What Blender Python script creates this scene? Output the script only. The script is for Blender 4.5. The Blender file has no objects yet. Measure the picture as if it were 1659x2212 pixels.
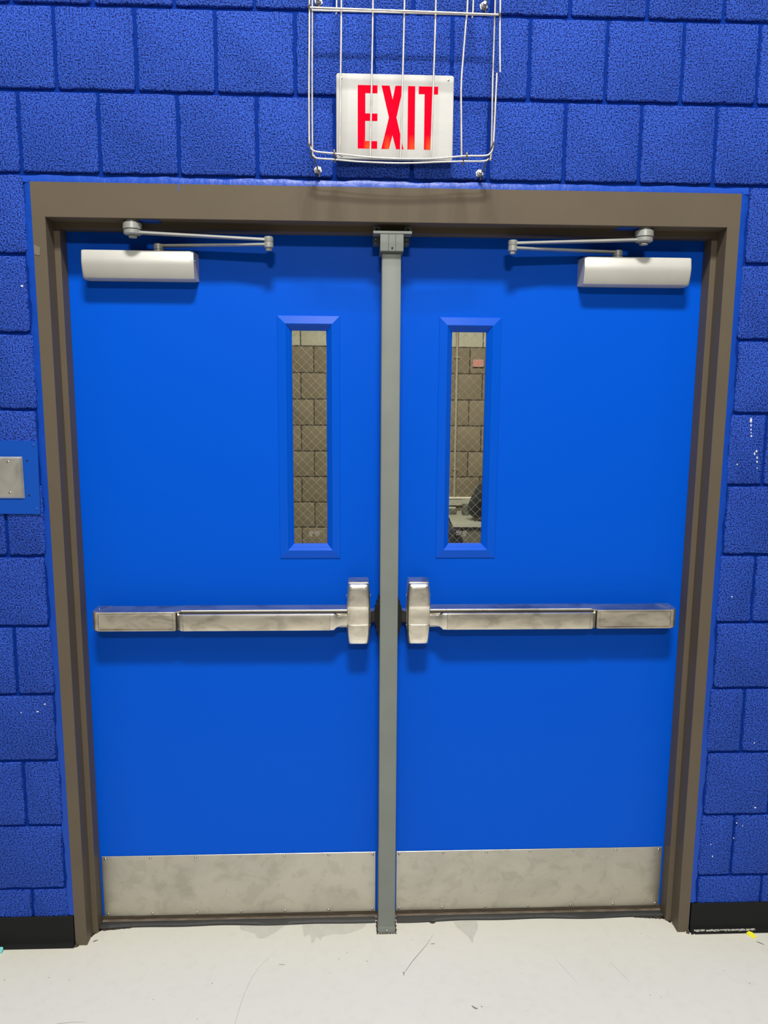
import bpy, bmesh, math, random
from mathutils import Vector, Matrix
random.seed(7)
SC = bpy.context.scene
COL = SC.collection
M = 0.8635          # centre line of the double door
FZ = -0.005         # gym floor level
DF = 0.100          # door face (wall face is Y = 0, doors sit behind the frame stop)
B = 0.2032          # block module

# ------------------------------------------------------------------ materials
def mat(name):
    m = bpy.data.materials.new(name); m.use_nodes = True
    nt = m.node_tree; bs = nt.nodes['Principled BSDF']
    return m, nt, bs

def setp(bs, **k):
    names = {'col': 'Base Color', 'rough': 'Roughness', 'metal': 'Metallic', 'spec': 'Specular IOR Level',
             'em': 'Emission Color', 'es': 'Emission Strength', 'coat': 'Coat Weight', 'coatr': 'Coat Roughness'}
    for a, v in k.items():
        bs.inputs[names[a]].default_value = (*v, 1) if isinstance(v, tuple) else v

def noise(nt, scale, detail=2, rough=.5, vec=None, dist=0):
    n = nt.nodes.new('ShaderNodeTexNoise')
    n.inputs['Scale'].default_value = scale; n.inputs['Detail'].default_value = detail
    n.inputs['Roughness'].default_value = rough; n.inputs['Distortion'].default_value = dist
    if vec is not None: nt.links.new(vec, n.inputs['Vector'])
    return n

def objco(nt, scale=(1, 1, 1)):
    t = nt.nodes.new('ShaderNodeTexCoord'); mp = nt.nodes.new('ShaderNodeMapping')
    mp.inputs['Scale'].default_value = scale
    nt.links.new(t.outputs['Object'], mp.inputs['Vector'])
    return mp.outputs['Vector']

def ramp(nt, fac, stops):
    r = nt.nodes.new('ShaderNodeValToRGB'); e = r.color_ramp.elements
    while len(e) < len(stops): e.new(.5)
    for i, (p, c) in enumerate(stops):
        e[i].position = p; e[i].color = (*c, 1) if len(c) == 3 else c
    nt.links.new(fac, r.inputs['Fac']); return r

def bump(nt, bs, h, strength, dist):
    b = nt.nodes.new('ShaderNodeBump'); b.inputs['Strength'].default_value = strength
    b.inputs['Distance'].default_value = dist
    nt.links.new(h, b.inputs['Height']); nt.links.new(b.outputs['Normal'], bs.inputs['Normal'])
    return b

def simple(name, col, rough=.5, metal=0., spec=.5, bs_scale=None, bs_str=.1, bs_dist=.0005, var=None, vscale=(1, 1, 1), vs=3., coat=0):
    m, nt, bs = mat(name); setp(bs, col=col, rough=rough, metal=metal, spec=spec, coat=coat)
    v = objco(nt, vscale)
    if var:
        n = noise(nt, vs, 4, .6, v)
        lo = tuple(c * (1 - var) for c in col); hi = tuple(min(1, c * (1 + var)) for c in col)
        r = ramp(nt, n.outputs['Fac'], [(.3, lo), (.7, hi)])
        nt.links.new(r.outputs['Color'], bs.inputs['Base Color'])
    if bs_scale:
        n2 = noise(nt, bs_scale, 3, .55, objco(nt))
        bump(nt, bs, n2.outputs['Fac'], bs_str, bs_dist)
    return m

def block_mat(name, col, dark, speck=False, pit=.8, light_above=None, col2=None):
    m, nt, bs = mat(name); setp(bs, col=col, rough=.5, spec=.14)
    v = objco(nt)
    n1 = noise(nt, 250, 2.6, .55, v, .1)
    n2 = noise(nt, 2.2, 3, .5, v)
    r = ramp(nt, n1.outputs['Fac'], [(.38, dark), (.47, tuple(.5 * c + .5 * d for c, d in zip(col, dark))), (.58, col)])
    big = ramp(nt, n2.outputs['Fac'], [(.3, (.86, .86, .88)), (.7, (1.08, 1.08, 1.06))])
    mx = nt.nodes.new('ShaderNodeMix'); mx.data_type = 'RGBA'; mx.blend_type = 'MULTIPLY'
    mx.inputs['Factor'].default_value = 1
    nt.links.new(r.outputs['Color'], mx.inputs['A']); nt.links.new(big.outputs['Color'], mx.inputs['B'])
    out = mx.outputs['Result']
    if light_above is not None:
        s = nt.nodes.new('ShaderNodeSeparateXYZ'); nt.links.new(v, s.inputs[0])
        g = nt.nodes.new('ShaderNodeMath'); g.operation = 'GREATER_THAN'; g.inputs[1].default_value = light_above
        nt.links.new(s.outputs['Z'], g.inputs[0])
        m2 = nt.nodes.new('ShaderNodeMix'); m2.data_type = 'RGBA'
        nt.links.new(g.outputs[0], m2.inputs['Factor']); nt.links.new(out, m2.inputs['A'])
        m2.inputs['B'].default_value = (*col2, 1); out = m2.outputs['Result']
    nt.links.new(out, bs.inputs['Base Color'])
    bump(nt, bs, n1.outputs['Fac'], pit, .006)
    return m

def steel_mat(name, col, rough, cloud=.2, scale=9., vscale=(1, 1, 1), brush=(3, 200, 200), patch=False, dark=.55):
    m, nt, bs = mat(name); setp(bs, col=col, rough=rough, metal=1.)
    n = noise(nt, scale, 5, .6, objco(nt, vscale), .6)
    lo = tuple(c * (1 - cloud) for c in col)
    r = ramp(nt, n.outputs['Fac'], [(.38, lo), (.5, tuple(c * (1 - cloud * .35) for c in col)), (.62, col)])
    out = r.outputs['Color']
    if patch:
        n3 = noise(nt, 24, 3, .55, objco(nt), .5)
        r3 = ramp(nt, n3.outputs['Fac'], [(.54, (1, 1, 1)), (.62, (.82, .82, .79))])
        mx = nt.nodes.new('ShaderNodeMix'); mx.data_type = 'RGBA'; mx.blend_type = 'MULTIPLY'; mx.inputs['Factor'].default_value = .5
        nt.links.new(out, mx.inputs['A']); nt.links.new(r3.outputs['Color'], mx.inputs['B']); out = mx.outputs['Result']
    nt.links.new(out, bs.inputs['Base Color'])
    rr = nt.nodes.new('ShaderNodeMapRange'); rr.inputs['To Min'].default_value = rough * .85; rr.inputs['To Max'].default_value = rough * 1.25
    nt.links.new(n.outputs['Fac'], rr.inputs['Value']); nt.links.new(rr.outputs['Result'], bs.inputs['Roughness'])
    nb = noise(nt, 6, 2, .5, objco(nt, brush)); bump(nt, bs, nb.outputs['Fac'], .08, .0004)
    return m

WALLC = (.030, .105, .60)
MT = {}
MT['wall'] = block_mat('blue_block_paint', (.032, .108, .62), (.001, .008, .10), pit=.85)
MT['mortar'] = simple('blue_mortar_paint', (.002, .028, .25), .7, spec=.04, bs_scale=90, bs_str=.5, bs_dist=.002)
MT['caulk'] = simple('blue_caulk', (.005, .060, .43), .38, spec=.3, bs_scale=45, bs_str=.6, bs_dist=.003)
MT['door'] = simple('blue_door_paint', (.0, .089, .64), .40, spec=.09, bs_scale=260, bs_str=.16, bs_dist=.0006)
MT['doortrim'] = simple('blue_trim_paint', (.0, .088, .62), .30, spec=.22, bs_scale=60, bs_str=.15, bs_dist=.0004)
MT['frame'] = simple('brown_frame_paint', (.124, .100, .071), .45, spec=.14, bs_scale=60, bs_str=.1, bs_dist=.0006, var=.05, vs=5)
MT['stopbrown'] = MT['frame']
MT['mull'] = simple('grey_post_paint', (.205, .225, .203), .42, spec=.3, bs_scale=120, bs_str=.12, bs_dist=.0006, var=.06, vs=7)
MT['mulldark'] = simple('grey_bracket_dark', (.10, .12, .13), .45)
MT['closer'] = simple('silver_closer_paint', (.58, .575, .53), .42, metal=.25, bs_scale=500, bs_str=.12, bs_dist=.0004, var=.05, vs=8)
MT['arm'] = simple('silver_arm_paint', (.46, .47, .44), .36, metal=.45, var=.07, vs=20)
MT['steel'] = steel_mat('brushed_steel', (.86, .81, .69), .35, .34, 10, (1, 1, 2.5), (2, 220, 220))
MT['casesteel'] = steel_mat('cast_steel', (.97, .93, .82), .33, .20, 22, (1, 1, 1.6), (40, 40, 8))
MT['kick'] = steel_mat('kick_plate_steel', (.60, .575, .50), .34, .14, 6, (1, 1, 1.4), (2, 200, 260), patch=True)
MT['plate'] = steel_mat('cover_plate_steel', (.88, .86, .78), .42, .15, 14)
MT['screw'] = simple('screw_steel', (.55, .55, .52), .25, metal=1)
MT['bluescrew'] = simple('blue_screw', (.004, .07, .45), .2, spec=.7)
MT['screwdark'] = simple('dark_hole', (.004, .006, .02), .6)
MT['dark'] = simple('dark_gap', (.006, .006, .007), .6)
MT['black'] = simple('black_rubber', (.006, .007, .007), .5, spec=.2, bs_scale=40, bs_str=.15, bs_dist=.001)
MT['rubber'] = simple('grey_rubber_strip', (.018, .019, .018), .55, bs_scale=50, bs_str=.4, bs_dist=.002)
MT['sweep'] = simple('bronze_sweep', (.075, .060, .042), .4, var=.3, vs=20, vscale=(1, 4, 4))
MT['sill'] = simple('bronze_threshold', (.16, .125, .09), .5, var=.4, vs=25, vscale=(1, 3, 3))
MT['wire'] = simple('galvanised_wire', (.66, .64, .58), .32, metal=.35, var=.2, vs=30)
MT['wiredark'] = simple('tarnished_wire', (.25, .235, .2), .4, metal=.5)
MT['sign'] = simple('white_sign_plastic', (.53, .528, .508), .5, spec=.12, var=.03, vs=12, vscale=(1, 1, 3))
MT['gwire'] = simple('glass_wire', (.55, .50, .38), .35, metal=.6)
MT['etch'] = simple('etched_mark', (.36, .35, .30), .6)
MT['yellow'] = simple('yellow_paper', (.85, .80, .02), .6)
MT['teal'] = simple('teal_paper', (.20, .62, .60), .6)
MT['tape'] = simple('clear_tape', (.19, .165, .13), .2, spec=.7)
MT['bluepaint'] = simple('blue_paint_mark', (.02, .10, .55), .4)
MT['white'] = simple('white_chip', (.8, .8, .8), .5)
MT['stain'] = simple('floor_stain', (.60, .585, .50), .35, var=.06, vs=30)
MT['scratch'] = simple('floor_scratch', (.24, .235, .225), .5)
MT['scuff'] = simple('floor_scuff', (.50, .48, .45), .5)
MT['dirt'] = simple('grime', (.055, .042, .03), .7, bs_scale=80, bs_str=.5, bs_dist=.002)
MT['lowbounce'] = simple('low_bounce_floor', (.40, .37, .31), .45, var=.1)
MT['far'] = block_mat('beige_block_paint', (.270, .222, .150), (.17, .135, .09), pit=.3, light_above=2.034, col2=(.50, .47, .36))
MT['farmortar'] = simple('beige_mortar', (.055, .044, .028), .7)
MT['farfloor'] = simple('corridor_floor', (.20, .19, .16), .4)
MT['farpaint'] = simple('corridor_paint', (.42, .39, .31), .6)
MT['pipe'] = simple('painted_conduit', (.36, .32, .24), .35)
MT['table'] = simple('table_laminate', (.34, .34, .28), .45)
MT['tabledge'] = simple('table_edge', (.50, .50, .42), .4)
MT['tpanel'] = simple('table_panel', (.15, .135, .10), .5)
MT['grey'] = simple('grey_plastic', (.10, .10, .085), .5)
MT['lightgrey'] = simple('light_grey_plastic', (.42, .41, .34), .5)
MT['raceway'] = simple('white_raceway', (.85, .82, .70), .4)
MT['jacket'] = simple('dark_jacket', (.028, .036, .042), .85, bs_scale=14, bs_str=.4, bs_dist=.01)
MT['trouser'] = simple('dark_trousers', (.02, .022, .03), .9)
MT['skin'] = simple('skin', (.50, .30, .21), .5)
MT['hair'] = simple('brown_hair', (.03, .02, .012), .6)
MT['shoe'] = simple('dark_shoe', (.01, .01, .01), .5)
MT['chair'] = simple('black_chair', (.008, .012, .02), .45)

# white floor: epoxy with faint mottling
m, nt, bs = mat('white_floor_coating'); setp(bs, rough=.38, spec=.4)
v = objco(nt)
n = noise(nt, 1.6, 4, .6, v); n2 = noise(nt, 30, 3, .6, v)
r1 = ramp(nt, n.outputs['Fac'], [(.3, (.725, .712, .60)), (.5, (.745, .728, .62)), (.7, (.755, .733, .64))])
r2 = ramp(nt, n2.outputs['Fac'], [(.30, (.94, .94, .93)), (.5, (1, 1, 1))])
mx = nt.nodes.new('ShaderNodeMix'); mx.data_type = 'RGBA'; mx.blend_type = 'MULTIPLY'; mx.inputs['Factor'].default_value = .6
nt.links.new(r1.outputs['Color'], mx.inputs['A']); nt.links.new(r2.outputs['Color'], mx.inputs['B'])
v3 = nt.nodes.new('ShaderNodeTexVoronoi'); v3.inputs['Scale'].default_value = 9; nt.links.new(v, v3.inputs['Vector'])
r3 = ramp(nt, v3.outputs['Distance'], [(.0, (.35, .33, .3)), (.022, (.5, .48, .45)), (.03, (1, 1, 1))])
mx2 = nt.nodes.new('ShaderNodeMix'); mx2.data_type = 'RGBA'; mx2.blend_type = 'MULTIPLY'; mx2.inputs['Factor'].default_value = .55
nt.links.new(mx.outputs['Result'], mx2.inputs['A']); nt.links.new(r3.outputs['Color'], mx2.inputs['B'])
nt.links.new(mx2.outputs['Result'], bs.inputs['Base Color'])
nb = noise(nt, 70, 4, .6, v); bump(nt, bs, nb.outputs['Fac'], .18, .002)
MT['floor'] = m

# letters: lit red acrylic, hotter at the two lamps low inside the sign
m, nt, bs = mat('red_lit_letter'); setp(bs, col=(.55, .0, .01), rough=.6, spec=.02)
v = objco(nt); s = nt.nodes.new('ShaderNodeSeparateXYZ'); nt.links.new(v, s.inputs[0])
mr = nt.nodes.new('ShaderNodeMapRange'); mr.inputs['From Min'].default_value = 2.318; mr.inputs['From Max'].default_value = 2.288
nt.links.new(s.outputs['Z'], mr.inputs['Value'])
last = None
for xc in (.7965, .8480, .9115, .9555):
    q1 = nt.nodes.new('ShaderNodeMath'); q1.operation = 'SUBTRACT'; q1.inputs[1].default_value = xc; nt.links.new(s.outputs['X'], q1.inputs[0])
    q2 = nt.nodes.new('ShaderNodeMath'); q2.operation = 'ABSOLUTE'; nt.links.new(q1.outputs[0], q2.inputs[0])
    if last is None: last = q2
    else:
        q3 = nt.nodes.new('ShaderNodeMath'); q3.operation = 'MINIMUM'; nt.links.new(last.outputs[0], q3.inputs[0]); nt.links.new(q2.outputs[0], q3.inputs[1]); last = q3
mp_ = nt.nodes.new('ShaderNodeMapRange'); mp_.inputs['From Min'].default_value = .011; mp_.inputs['From Max'].default_value = .002
nt.links.new(last.outputs[0], mp_.inputs['Value'])
mu = nt.nodes.new('ShaderNodeMath'); mu.operation = 'MULTIPLY'
nt.links.new(mr.outputs['Result'], mu.inputs[0]); nt.links.new(mp_.outputs['Result'], mu.inputs[1])
rc = ramp(nt, mu.outputs[0], [(0, (1., .0, .022)), (1, (1., .20, .01))])
nt.links.new(rc.outputs['Color'], bs.inputs['Emission Color']); setp(bs, es=.55)
MT['red'] = m

# wired glass: clear pane with a weak mirror coat
m = bpy.data.materials.new('clear_glass'); m.use_nodes = True; nt = m.node_tree; nt.nodes.clear()
o = nt.nodes.new('ShaderNodeOutputMaterial'); t = nt.nodes.new('ShaderNodeBsdfTransparent'); g = nt.nodes.new('ShaderNodeBsdfGlossy')
t.inputs['Color'].default_value = (.90, .92, .88, 1); g.inputs['Roughness'].default_value = .02
f = nt.nodes.new('ShaderNodeFresnel'); f.inputs['IOR'].default_value = 1.45; ms = nt.nodes.new('ShaderNodeMixShader')
nt.links.new(f.outputs[0], ms.inputs[0]); nt.links.new(t.outputs[0], ms.inputs[1]); nt.links.new(g.outputs[0], ms.inputs[2])
nt.links.new(ms.outputs[0], o.inputs['Surface'])
MT['glass'] = m

# ------------------------------------------------------------------ mesh helpers
class MB:
    def __init__(self): self.bm = bmesh.new()
    def face(self, pts):
        vs = [self.bm.verts.new(p) for p in pts]
        try: return self.bm.faces.new(vs)
        except ValueError: return None
    def loft(self, rings, cap=True, closed=False):
        R = [[self.bm.verts.new(p) for p in r] for r in rings]
        n = len(R[0]); k = len(R)
        for i in range(k if closed else k - 1):
            a, b = R[i], R[(i + 1) % k]
            for j in range(n):
                self.bm.faces.new((a[j], a[(j + 1) % n], b[(j + 1) % n], b[j]))
        if cap and not closed:
            self.bm.faces.new(R[0][::-1]); self.bm.faces.new(R[-1])
        return self
    def box(self, x0, x1, y0, y1, z0, z1, bev=0., seg=2):
        if x0 > x1: x0, x1 = x1, x0
        r = bmesh.ops.create_cube(self.bm, size=1)
        vs = r['verts']
        for v in vs:
            v.co = Vector(((x0 + x1) / 2 + v.co.x * (x1 - x0), (y0 + y1) / 2 + v.co.y * (y1 - y0), (z0 + z1) / 2 + v.co.z * (z1 - z0)))
        if bev:
            es = set(e for v in vs for e in v.link_edges)
            bmesh.ops.bevel(self.bm, geom=list(es), offset=bev, segments=seg, affect='EDGES', profile=.5, clamp_overlap=True)
        return self
    def prism_x(self, prof, x0, x1):       # profile of (y, z) points
        return self.loft([[(x0, y, z) for y, z in prof], [(x1, y, z) for y, z in prof]])
    def prism_z(self, prof, z0, z1):       # profile of (x, y)
        return self.loft([[(x, y, z0) for x, y in prof], [(x, y, z1) for x, y in prof]])
    def prism_y(self, prof, y0, y1):       # profile of (x, z)
        return self.loft([[(x, y0, z) for x, z in prof], [(x, y1, z) for x, z in prof]])
    def cyl(self, a, b, r, n=20, r2=None):
        a, b = Vector(a), Vector(b); d = (b - a).normalized()
        u = d.orthogonal().normalized(); w = d.cross(u); r2 = r if r2 is None else r2
        ring = lambda c, rr: [tuple(c + (u * math.cos(2 * math.pi * i / n) + w * math.sin(2 * math.pi * i / n)) * rr) for i in range(n)]
        return self.loft([ring(a, r), ring(b, r2)])
    def lathe(self, base, axis, prof, n=20):   # prof of (distance along axis, radius)
        a = Vector(base); d = Vector(axis).normalized(); u = d.orthogonal().normalized(); w = d.cross(u)
        return self.loft([[tuple(a + d * h + (u * math.cos(2 * math.pi * i / n) + w * math.sin(2 * math.pi * i / n)) * r) for i in range(n)] for h, r in prof])
    def tube(self, pts, r, n=8):
        P = [Vector(p) for p in pts]; rings = []
        t0 = (P[1] - P[0]).normalized(); u = t0.orthogonal().normalized()
        for i, p in enumerate(P):
            t = ((P[min(i + 1, len(P) - 1)] - P[max(i - 1, 0)])).normalized()
            u = (u - t * u.dot(t)).normalized(); w = t.cross(u)
            rings.append([tuple(p + (u * math.cos(2 * math.pi * k / n) + w * math.sin(2 * math.pi * k / n)) * r) for k in range(n)])
        return self.loft(rings)
    def build(self, name, m, parent=None, smooth=False, ang=35):
        bmesh.ops.recalc_face_normals(self.bm, faces=self.bm.faces)
        me = bpy.data.meshes.new(name); self.bm.to_mesh(me); self.bm.free()
        if smooth:
            me.polygons.foreach_set('use_smooth', [True] * len(me.polygons))
            me.set_sharp_from_angle(angle=math.radians(ang))
        o = bpy.data.objects.new(name, me); COL.objects.link(o)
        if m is not None: me.materials.append(MT[m] if isinstance(m, str) else m)
        if parent is not None: o.parent = parent
        return o

def smooth_path(pts, k=6):
    """Catmull-Rom through the points"""
    P = [Vector(p) for p in pts]; out = []
    for i in range(len(P) - 1):
        p0, p1, p2, p3 = P[max(i - 1, 0)], P[i], P[i + 1], P[min(i + 2, len(P) - 1)]
        for j in range(k):
            t = j / k
            out.append(.5 * ((2 * p1) + (p2 - p0) * t + (2 * p0 - 5 * p1 + 4 * p2 - p3) * t * t + (3 * p1 - p0 - 3 * p2 + p3) * t ** 3))
    out.append(P[-1]); return [tuple(p) for p in out]

def tag(o, label=None, cat=None, group=None, kind=None):
    if label: o['label'] = label
    if cat: o['category'] = cat
    if group: o['group'] = group
    if kind: o['kind'] = kind
    return o
def empty(name, loc=(0, 0, 0)):
    o = bpy.data.objects.new(name, None); COL.objects.link(o); o.location = loc
    o.empty_display_size = .05
    return o
def under(root, objs=None):
    """meshes were built in world coordinates: keep them there under an empty that is not at the origin"""
    inv = Matrix.Translation(-root.location)
    for c in list(root.children):
        c.matrix_parent_inverse = inv

# ------------------------------------------------------------------ block walls
def block(mb, x0, x1, z0, z1, y, depth, rag=.0012, cham=.0035):
    n = 10
    def ring(ins, yy, jit):
        pts = []
        a0, a1, c0, c1 = x0 + ins, x1 - ins, z0 + ins, z1 - ins
        cr = .004
        for (p, q) in (((a0 + cr, c0), (a1 - cr, c0)), ((a1, c0 + cr), (a1, c1 - cr)), ((a1 - cr, c1), (a0 + cr, c1)), ((a0, c1 - cr), (a0, c0 + cr))):
            for i in range(n):
                t = i / (n - 1); pts.append([p[0] + (q[0] - p[0]) * t, yy, p[1] + (q[1] - p[1]) * t])
        return pts
    base = ring(0, y + depth, 0); jit = [(random.gauss(0, rag), random.gauss(0, rag)) for _ in base]
    def j(r, s): return [(p[0] + a * s, p[1], p[2] + b * s) for p, (a, b) in zip(r, jit)]
    mb.loft([j(base, 0), j(ring(.0, y + cham, 0), 1), j(ring(cham * .35, y + cham * .3, 0), 1), j(ring(cham, y, 0), 1)])

def block_wall(x0, x1, rows, off, y, clipL=None, clipR=None, cliptop=None, joint=.0086, depth=.0095, phase=0, rag=.0007):
    mb = MB()
    for (za, zb, k) in rows:
        s = off + (0 if (k + phase) % 2 == 0 else B / 2)
        i0 = math.floor((x0 - s) / B) - 1
        x = s + i0 * B
        while x < x1:
            a, b = x + joint / 2, x + B - joint / 2
            segs = [(max(a, x0), min(b, x1))]
            if clipL is not None and za < cliptop - .05:
                segs = [(max(a, x0), min(b, clipL)), (max(a, clipR), min(b, x1))]
            for p, q in segs:
                if q - p > .012:
                    block(mb, p, q, za + joint / 2, zb - joint / 2, y, depth, rag)
            x += B
    return mb

OUT = .9447                                   # half width to the outer edge of the frame
zt = lambda k: (13 - k) * B - .02            # course joint heights as measured from the floor
rows = []
for k in range(-4, 13):
    top, bot = zt(k), zt(k + 1)
    rows.append((max(bot, FZ), top, k + 1))
wb = block_wall(-2.4, 4.1, rows, 0., 0., clipL=M - OUT - .0185, clipR=M + OUT + .0185, cliptop=zt(2), phase=1)
wall = wb.build('wall_back', 'wall', smooth=True, ang=50)
tag(wall, 'rough blue-painted concrete block wall around the double door', 'wall', kind='structure')
mb = MB()
Wt = zt(-4)
hole = (M - OUT + .004, M + OUT - .004, 2.190)
yb0, yb1 = .0075, .19
mb.box(-2.4, hole[0], yb0, yb1, FZ, Wt); mb.box(hole[1], 4.1, yb0, yb1, FZ, Wt); mb.box(hole[0], hole[1], yb0, yb1, hole[2], Wt)
tag(mb.build('mortar', 'mortar', wall), 'smooth recessed blue mortar joints')

# white paint specks on the block faces
def blob(mb, x, z, y, rx, rz, t=.0008, n=9, seed=0):
    rr = random.Random(seed + int(x * 1e4) + int(z * 1e3))
    ring = [(x + rx * rr.uniform(.7, 1.2) * math.cos(2 * math.pi * i / n), z + rz * rr.uniform(.7, 1.2) * math.sin(2 * math.pi * i / n)) for i in range(n)]
    mb.prism_y(ring, y - t, y + t)
mb = MB()
for (x, z, a, b) in [(1.882, 1.587, .003, .007), (1.883, 1.573, .0018, .004), (1.884, 1.561, .0015, .003), (1.885, 1.552, .0015, .002), (1.887, 1.543, .0025, .003),
                     (1.905, 1.500, .003, .003), (1.900, 1.493, .0018, .004), (1.908, 1.482, .0016, .004), (1.909, 1.470, .002, .003), (1.911, 1.452, .0012, .002),
                     (-.118, 1.931, .0028, .0026), (1.852, 1.463, .002, .002), (-.197, .74, .002, .0015), (-.150, .742, .004, .0015), (-.128, .765, .002, .0025),
                     (1.866, 1.075, .0025, .0018), (1.97, .62, .002, .002), (1.935, .36, .002, .002), (1.955, .35, .0015, .0015), (1.93, .31, .002, .001), (1.86, .29, .0015, .0015), (1.99, .41, .003, .002), (1.868, .25, .002, .002)]:
    blob(mb, x, z, -.0005, a, b)
tag(mb.build('paint_speck', 'white', wall), 'small white paint drips and specks', kind='stuff')

# blue caulk band between frame and blocks, wavy outer edge
mb = MB()
HT = 2.1945
def wav(t, s): return .0022 * math.sin(t * 23 + s) + .0016 * math.sin(t * 61 + 2 * s) + .0009 * math.sin(t * 140 + s)
def strip(pts):     # list of (inner xz, outer xz)
    n = len(pts); rows_ = []
    for (i, o_) in pts:
        mid = ((i[0] * .45 + o_[0] * .55), (i[1] * .45 + o_[1] * .55))
        rows_.append([(i[0], -.0008, i[1]), (mid[0], -.0002 + .0008 * math.sin(i[0] * 90 + i[1] * 70), mid[1]), (o_[0], .0036, o_[1]), (i[0], .009, i[1])])
    mb.loft(rows_)
for s in (-1, 1):
    P = []
    for i in range(121):
        z = FZ + .1 + (HT + .004 - FZ - .1) * i / 120
        P.append(((M + s * (OUT - .002 + .25 * wav(z * .7, 5)), z), (M + s * (OUT + .0195 + wav(z, s)), z)))
    strip(P)
P = []
for i in range(121):
    x = M - OUT - .019 + (2 * OUT + .038) * i / 120
    P.append(((x, HT - .002 + .25 * wav(x * .7, 3)), (x, HT + .0165 + .6 * wav(x, 2))))
strip(P)
cau = mb.build('trim_3', 'caulk', smooth=True, ang=60)
tag(cau, 'wavy band of blue-painted caulk around the brown door frame', 'caulk', kind='structure')

# ------------------------------------------------------------------ frame
fr = empty('trim_1', (M, 0, FZ)); tag(fr, 'brown painted steel frame around the double door', 'door frame', kind='structure')
JP = [(OUT, -.002), (.9115, -.002), (.9105, -.001), (.9105, .0515), (.8945, .0515), (.8945, .098), (.9105, .098), (.9105, .16), (OUT, .16)]
SI = 2.1065; ST = 2.0905
for s in (-1, 1):
    # mitred at the top: the profile's in/out distance also sets its height there
    mb = MB()
    hh = lambda x: SI + (x - .9105) if x > .9105 else SI - (.9105 - x)
    top = [(M + s * x, y, min(SI + (x - .9105) * (HT - SI) / (OUT - .9105) if x > .9105 else SI - (.9105 - x), HT)) for x, y in JP]
    bot = [(M + s * x, y, FZ) for x, y in JP]
    mb.loft([bot, top])
    tag(mb.build('door_jamb', 'frame', fr), 'tall brown side jamb with a stepped inner edge')
mb = MB()
HP = [(HT, -.002), (SI + .001, -.002), (SI, -.001), (SI, .0515), (ST, .0515), (ST, .098), (SI, .098), (SI, .16), (HT, .16)]
def hx(z): return .9105 + (z - SI) * (OUT - .9105) / (HT - SI) if z > SI else .9105 - (SI - z)
mb.loft([[(M - hx(z), y, z) for z, y in HP], [(M + hx(z), y, z) for z, y in HP]])
tag(mb.build('door_header', 'frame', fr), 'wide brown head of the frame')
mb = MB(); mb.box(.3005, .3025, -.0026, -.0018, 2.176, 2.197); mb.build('paint_mark', 'bluepaint', fr)
mb = MB(); mb.prism_y([(.148, 2.0), (.2, 2.0)][:0] or [(.193, SI - .0004), (.243, SI - .0004), (.243, SI - .0016), (.193, SI - .0016)], .008, .049)
mb.build('paint_patch', 'bluepaint', fr); mb = MB(); mb.prism_y([(1.480, SI - .0004), (1.535, SI - .0004), (1.535, SI - .0016), (1.480, SI - .0016)], .008, .049)
mb.build('paint_patch', 'bluepaint', fr)
# grime and chipped bits where the jambs meet the floor
mb = MB()
for s, x0 in ((-1, .900), (1, .900)):
    for i in range(9):
        t = i / 8
        x = M + s * (.898 + .045 * t); y = .075 - .079 * t
        mb.lathe((x, y, FZ - .001), (0, 0, 1), [(0, .008), (.003, .006), (.005, .002)], 7)
tag(mb.build('grime', 'dirt', fr), kind='stuff')
mb = MB()
for x, y, r in ((1.812, -.010, .004), (1.822, -.013, .003), (1.775, .040, .004), (1.79, .012, .0025), (-.09, -.006, .002), (1.80, -.002, .003)):
    mb.lathe((x, y, FZ), (0, 0, 1), [(0, r), (r * .5, r * .8), (r * .7, r * .2)], 6)
tag(mb.build('plaster_chip', 'white', fr), kind='stuff')
under(fr)
mb = MB(); mb.prism_y([(-.080, 2.037), (-.064, 2.030), (-.0665, 2.009), (-.074, 2.010), (-.080, 2.013)], -.0032, -.0021)
tag(mb.build('tape_scrap', 'tape'), 'small scrap of clear tape stuck on the left side of the brown frame', 'tape')

# ------------------------------------------------------------------ base boards, floor, threshold
def baseboard(name, x0, x1, label):
    prof = [(.004, FZ), (-.014, FZ), (-.0145, FZ + .004), (-.010, FZ + .010), (-.0055, FZ + .018), (-.0045, FZ + .03), (-.0045, FZ + .097), (-.003, FZ + .0985), (.004, FZ + .0985)]
    o = MB().prism_x(prof, x0, x1).build(name, 'black', smooth=True, ang=40)
    return tag(o, label, 'baseboard', kind='structure')
baseboard('baseboard_left', -2.4, M - OUT - .002, 'black rubber baseboard on the wall left of the door frame')
br = baseboard('baseboard_right', M + OUT + .004, 4.1, 'black rubber baseboard on the wall right of the door frame')
mb = MB()
for i in range(26):
    x = 1.822 + i * .0075 + random.uniform(-.002, .002)
    mb.box(x, x + random.uniform(.004, .011), -.0125, -.0098, FZ + .0085 + random.uniform(-.001, .002), FZ + .012 + random.uniform(0, .002))
tag(mb.build('scuff', 'scuff', br), kind='stuff')
mb = MB(); mb.box(-2.4, 4.1, -1.25, .0835, FZ - .05, FZ)
fl = tag(mb.build('floor', 'floor'), 'white coated floor, scuffed and scratched', 'floor', kind='structure')

gf = tag(MB().box(-6, 7.7, -11, -1.25, FZ - .05, FZ).build('floor', 'lowbounce'), 'unseen darker floor added behind the white floor to cut light bounce', 'floor', kind='structure')  # darker floor out of view, added to cut light bounced onto doors and frame

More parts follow.
